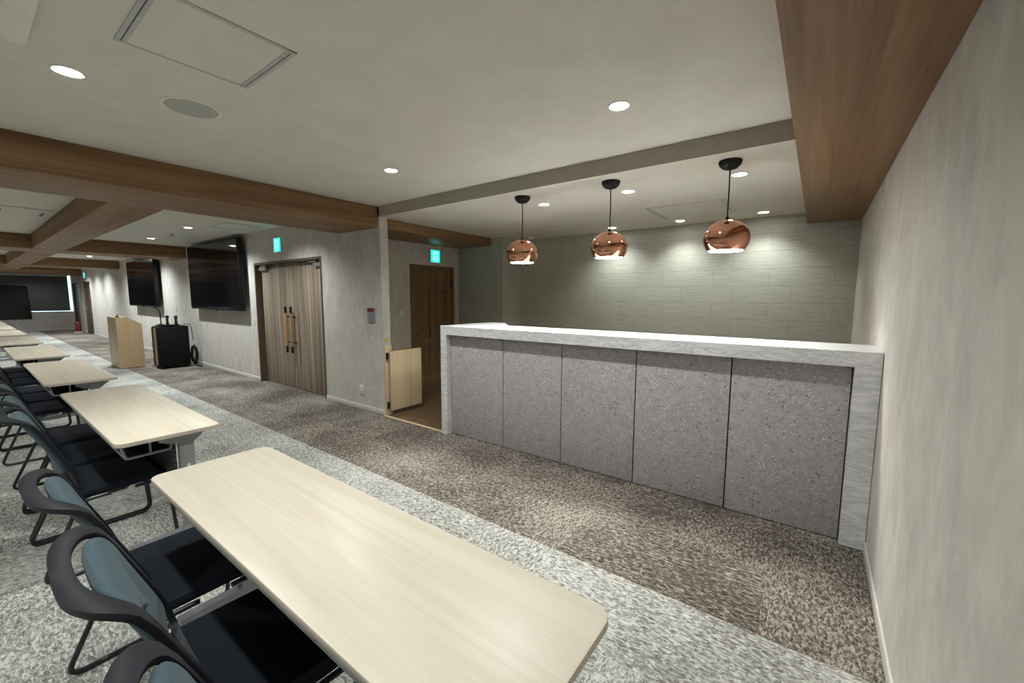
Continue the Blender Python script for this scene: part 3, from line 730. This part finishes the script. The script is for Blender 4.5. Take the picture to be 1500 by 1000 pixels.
# ---------------------------------------------------------------- chairs
PROF = [(.072, .840), (.10, .842), (.135, .838), (.165, .820), (.188, .785), (.21, .735), (.24, .665), (.27, .595), (.295, .525), (.308, .46), (.315, .41)]
SL = [0]
for a, b in zip(PROF, PROF[1:]): SL.append(SL[-1] + math.hypot(b[0] - a[0], b[1] - a[1]))
def sheet(s):
    """point and forward normal of the back's bent profile at arc length s"""
    def pt(s):
        s = max(0, min(SL[-1] - 1e-5, s))
        for i in range(len(SL) - 1):
            if s <= SL[i + 1]:
                t = (s - SL[i]) / (SL[i + 1] - SL[i])
                p0 = PROF[max(i - 1, 0)]; p1 = PROF[i]; p2 = PROF[i + 1]; p3 = PROF[min(i + 2, len(PROF) - 1)]
                return tuple(.5 * (2 * b + (c - a) * t + (2 * a - 5 * b + 4 * c - d_) * t * t + (-a + 3 * b - 3 * c + d_) * t ** 3) for a, b, c, d_ in zip(p0, p1, p2, p3))
    a = pt(s - .012); b = pt(s + .012); p = pt(s)
    ty, tz = b[0] - a[0], b[1] - a[1]; l = math.hypot(ty, tz)
    return Vector((0, p[0], p[1])), Vector((0, -tz / l, ty / l))        # normal: up / forward
SMAX = SL[-1] - .002
def outline(b, a, s0, s1, n=2.5, bot=.03, taper=0, nb=2.5):
    """closed outline in (u,s): superellipse cap at s0, straight sides, rounded foot at s1"""
    pts = []
    K = 20
    for i in range(K + 1):                  # cap from -b to b
        th = PI * (1 - i / K); c, sn = math.cos(th), math.sin(th)
        u = math.copysign(abs(c) ** (2 / n), c) * b; s = s0 + a * (1 - abs(sn) ** (2 / n)); pts.append((u, s))
    for i in range(1, 8):
        f = i / 8; pts.append((b - taper * f, s0 + a + (s1 - bot - s0 - a) * f))
    b2 = b - taper
    for i in range(K + 1):
        th = PI * i / K; c, sn = math.cos(th), math.sin(th)
        u = math.copysign(abs(c) ** (2 / nb), c) * b2; s = s1 - bot * (1 - abs(sn) ** (2 / nb)); pts.append((u, s))
    for i in range(1, 8):
        f = 1 - i / 8; pts.append((-(b - taper * f), s0 + a + (s1 - bot - s0 - a) * f))
    return pts
def make_chair():
    """local frame: x across, origin under the seat centre line at the rear foot level; faces +y"""
    t = thing('stacking_chair', (0, 0, 0), 'chair', 'chair')
    bm = BM(); slab(bm, rrect(-.245, .245, .275, .71, .045), .390, .432, .014); obj('seat', bm, M['seat'], t)
    # hoop-shaped back frame
    O = outline(.255, .105, 0, SMAX, bot=.02, taper=.02); I = outline(.205, .095, .036, SMAX - .05, bot=.03, taper=.012)
    bm = BM(); n = len(O); T = .0085
    rings = []
    def row(A, f, off, lift=0):
        r = []
        for (u, s), (u2, s2) in zip(O, I):
            uu = u + (u2 - u) * f; ss = s + (s2 - s) * f
            p, nm = sheet(ss); r.append(bm.verts.new(p + nm * off + Vector((uu, 0, 0))))
        return r
    loop = [row(O, 0, 0), row(O, .01, T * .85), row(O, .06, T), row(O, .5, T), row(O, .94, T), row(O, .99, T * .85), row(O, 1, 0), row(O, .99, -T * .85), row(O, .94, -T), row(O, .5, -T), row(O, .06, -T), row(O, .01, -T * .85)]
    fs = []
    for A, B in zip(loop, loop[1:] + loop[:1]):
        for i in range(n): fs.append(bm.faces.new((A[i], A[(i + 1) % n], B[(i + 1) % n], B[i])))
    bmesh.ops.recalc_face_normals(bm, faces=fs)
    fr = obj('back_frame', bm, M['ring'], t, angle=48)
    # upholstered pad
    P = outline(.211, .10, .056, .43, bot=.06, taper=.015, n=2.9)
    bm = BM(); m = len(P); cu, cs = 0, .25
    rings = []
    for f, off in ((.90, -.020), (.985, -.016), (1.0, -.008), (.99, .002), (.955, .007), (.90, .008), (.60, .006), (.3, .004), (.05, .004)):
        r = []
        for u, s in P:
            p, nm = sheet(cs + (s - cs) * f); uu = u * f
            dish = .034 * (1 - (uu / .21) ** 2) * (lambda q: q * q * (3 - 2 * q))(min(1, max(0, (s - .0) / .22)))      # hollow of the back
            r.append(bm.verts.new(p + nm * (off - dish) + Vector((uu, 0, 0))))
        rings.append(r)
    fs = []
    for A, B in zip(rings, rings[1:]):
        for i in range(m): fs.append(bm.faces.new((A[i], A[(i + 1) % m], B[(i + 1) % m], B[i])))
    fs.append(bm.faces.new(rings[0][::-1])); fs.append(bm.faces.new(rings[-1]))
    bmesh.ops.recalc_face_normals(bm, faces=fs)
    obj('back_pad', bm, M['teal'], t, angle=50)
    for s in (-1, 1):
        x = s * .245; xf = s * .272
        pts = [(x, .66, .382), (xf, .675, .015), (xf, .125, .011), (x * .98, .315, .382)]
        pts = [(x, .52, .382), (x, .665, .382), (xf, .685, .011), (xf, .14, .011), (x, .30, .382), (x, .42, .382)]
        bm = BM(); tube(bm, bend(pts, .055, 6), .0095, 10); obj('sled_leg', bm, M['blackmetal'], t)
    bm = BM()
    for y in (.33, .62): box(bm, -.244, .244, y - .012, y + .012, .372, .389)
    box(bm, -.02, .02, .33, .62, .374, .387)
    obj('seat_rail', bm, M['blackmetal'], t)
    return t
CH = make_chair()
near_edges = [(-.43, 'T0'), (-1.05, 'T0'), (-1.67, 'T0'), (-3.03, 'T1'), (-3.615, 'T1'), (-4.20, 'T1'), (-5.5, 'T2'), (-6.09, 'T2'), (-6.68, 'T2'), (-7.45, 'T3'), (-8.05, 'T3'), (-8.65, 'T3')]
tn = {'T0': 'nearest table', 'T1': 'second table', 'T2': 'third table', 'T3': 'fourth table'}
pn = ['the chair closest to the camera', 'the middle chair', 'the chair farthest from the camera']
for i, (x, tb) in enumerate(near_edges):
    lab = 'blue-grey hoop-back chair, %s of three at the %s' % (pn[i % 3], tn[tb])
    loc = (x - .247, 0 if i < 6 else -.02, 0); rz = [0.02, -.03, .03, .012, -.012, .02, 0, .008, -.01, .01, 0, .02][i]
    if i == 0:
        CH.location = loc; CH.rotation_euler = (0, 0, rz); CH['label'] = lab; CH['group'] = 'chairs along the row of tables'
    else: dup(CH, loc, rz, lab)

# ---------------------------------------------------------------- world, camera, view
w = bpy.data.worlds.new('World'); bpy.context.scene.world = w; w.use_nodes = True
w.node_tree.nodes['Background'].inputs[0].default_value = (.5, .55, .6, 1); w.node_tree.nodes['Background'].inputs[1].default_value = .2
cam = bpy.data.cameras.new('camera'); co = bpy.data.objects.new('camera', cam); col.objects.link(co)
cam.sensor_fit = 'HORIZONTAL'; cam.sensor_width = 36; cam.lens = 601.83 / 1500 * 36; cam.clip_start = .02; cam.clip_end = 100
r = Vector((0.8035606, 0.5952110, 0.0037586)); dn = Vector((0.0659358, -0.0827368, -0.9943878)); f = Vector((-0.5915596, 0.7992987, -0.1057298))
mat = Matrix.Identity(4)
for i in range(3): mat[i][0] = r[i]; mat[i][1] = -dn[i]; mat[i][2] = -f[i]
mat[2][3] = 1.45
co.matrix_world = mat
sc = bpy.context.scene; sc.camera = co
sc.view_settings.view_transform = 'Standard'; sc.view_settings.look = 'None'
sc.view_settings.exposure = 1.16
sc.cycles.max_bounces = 10; sc.cycles.diffuse_bounces = 6
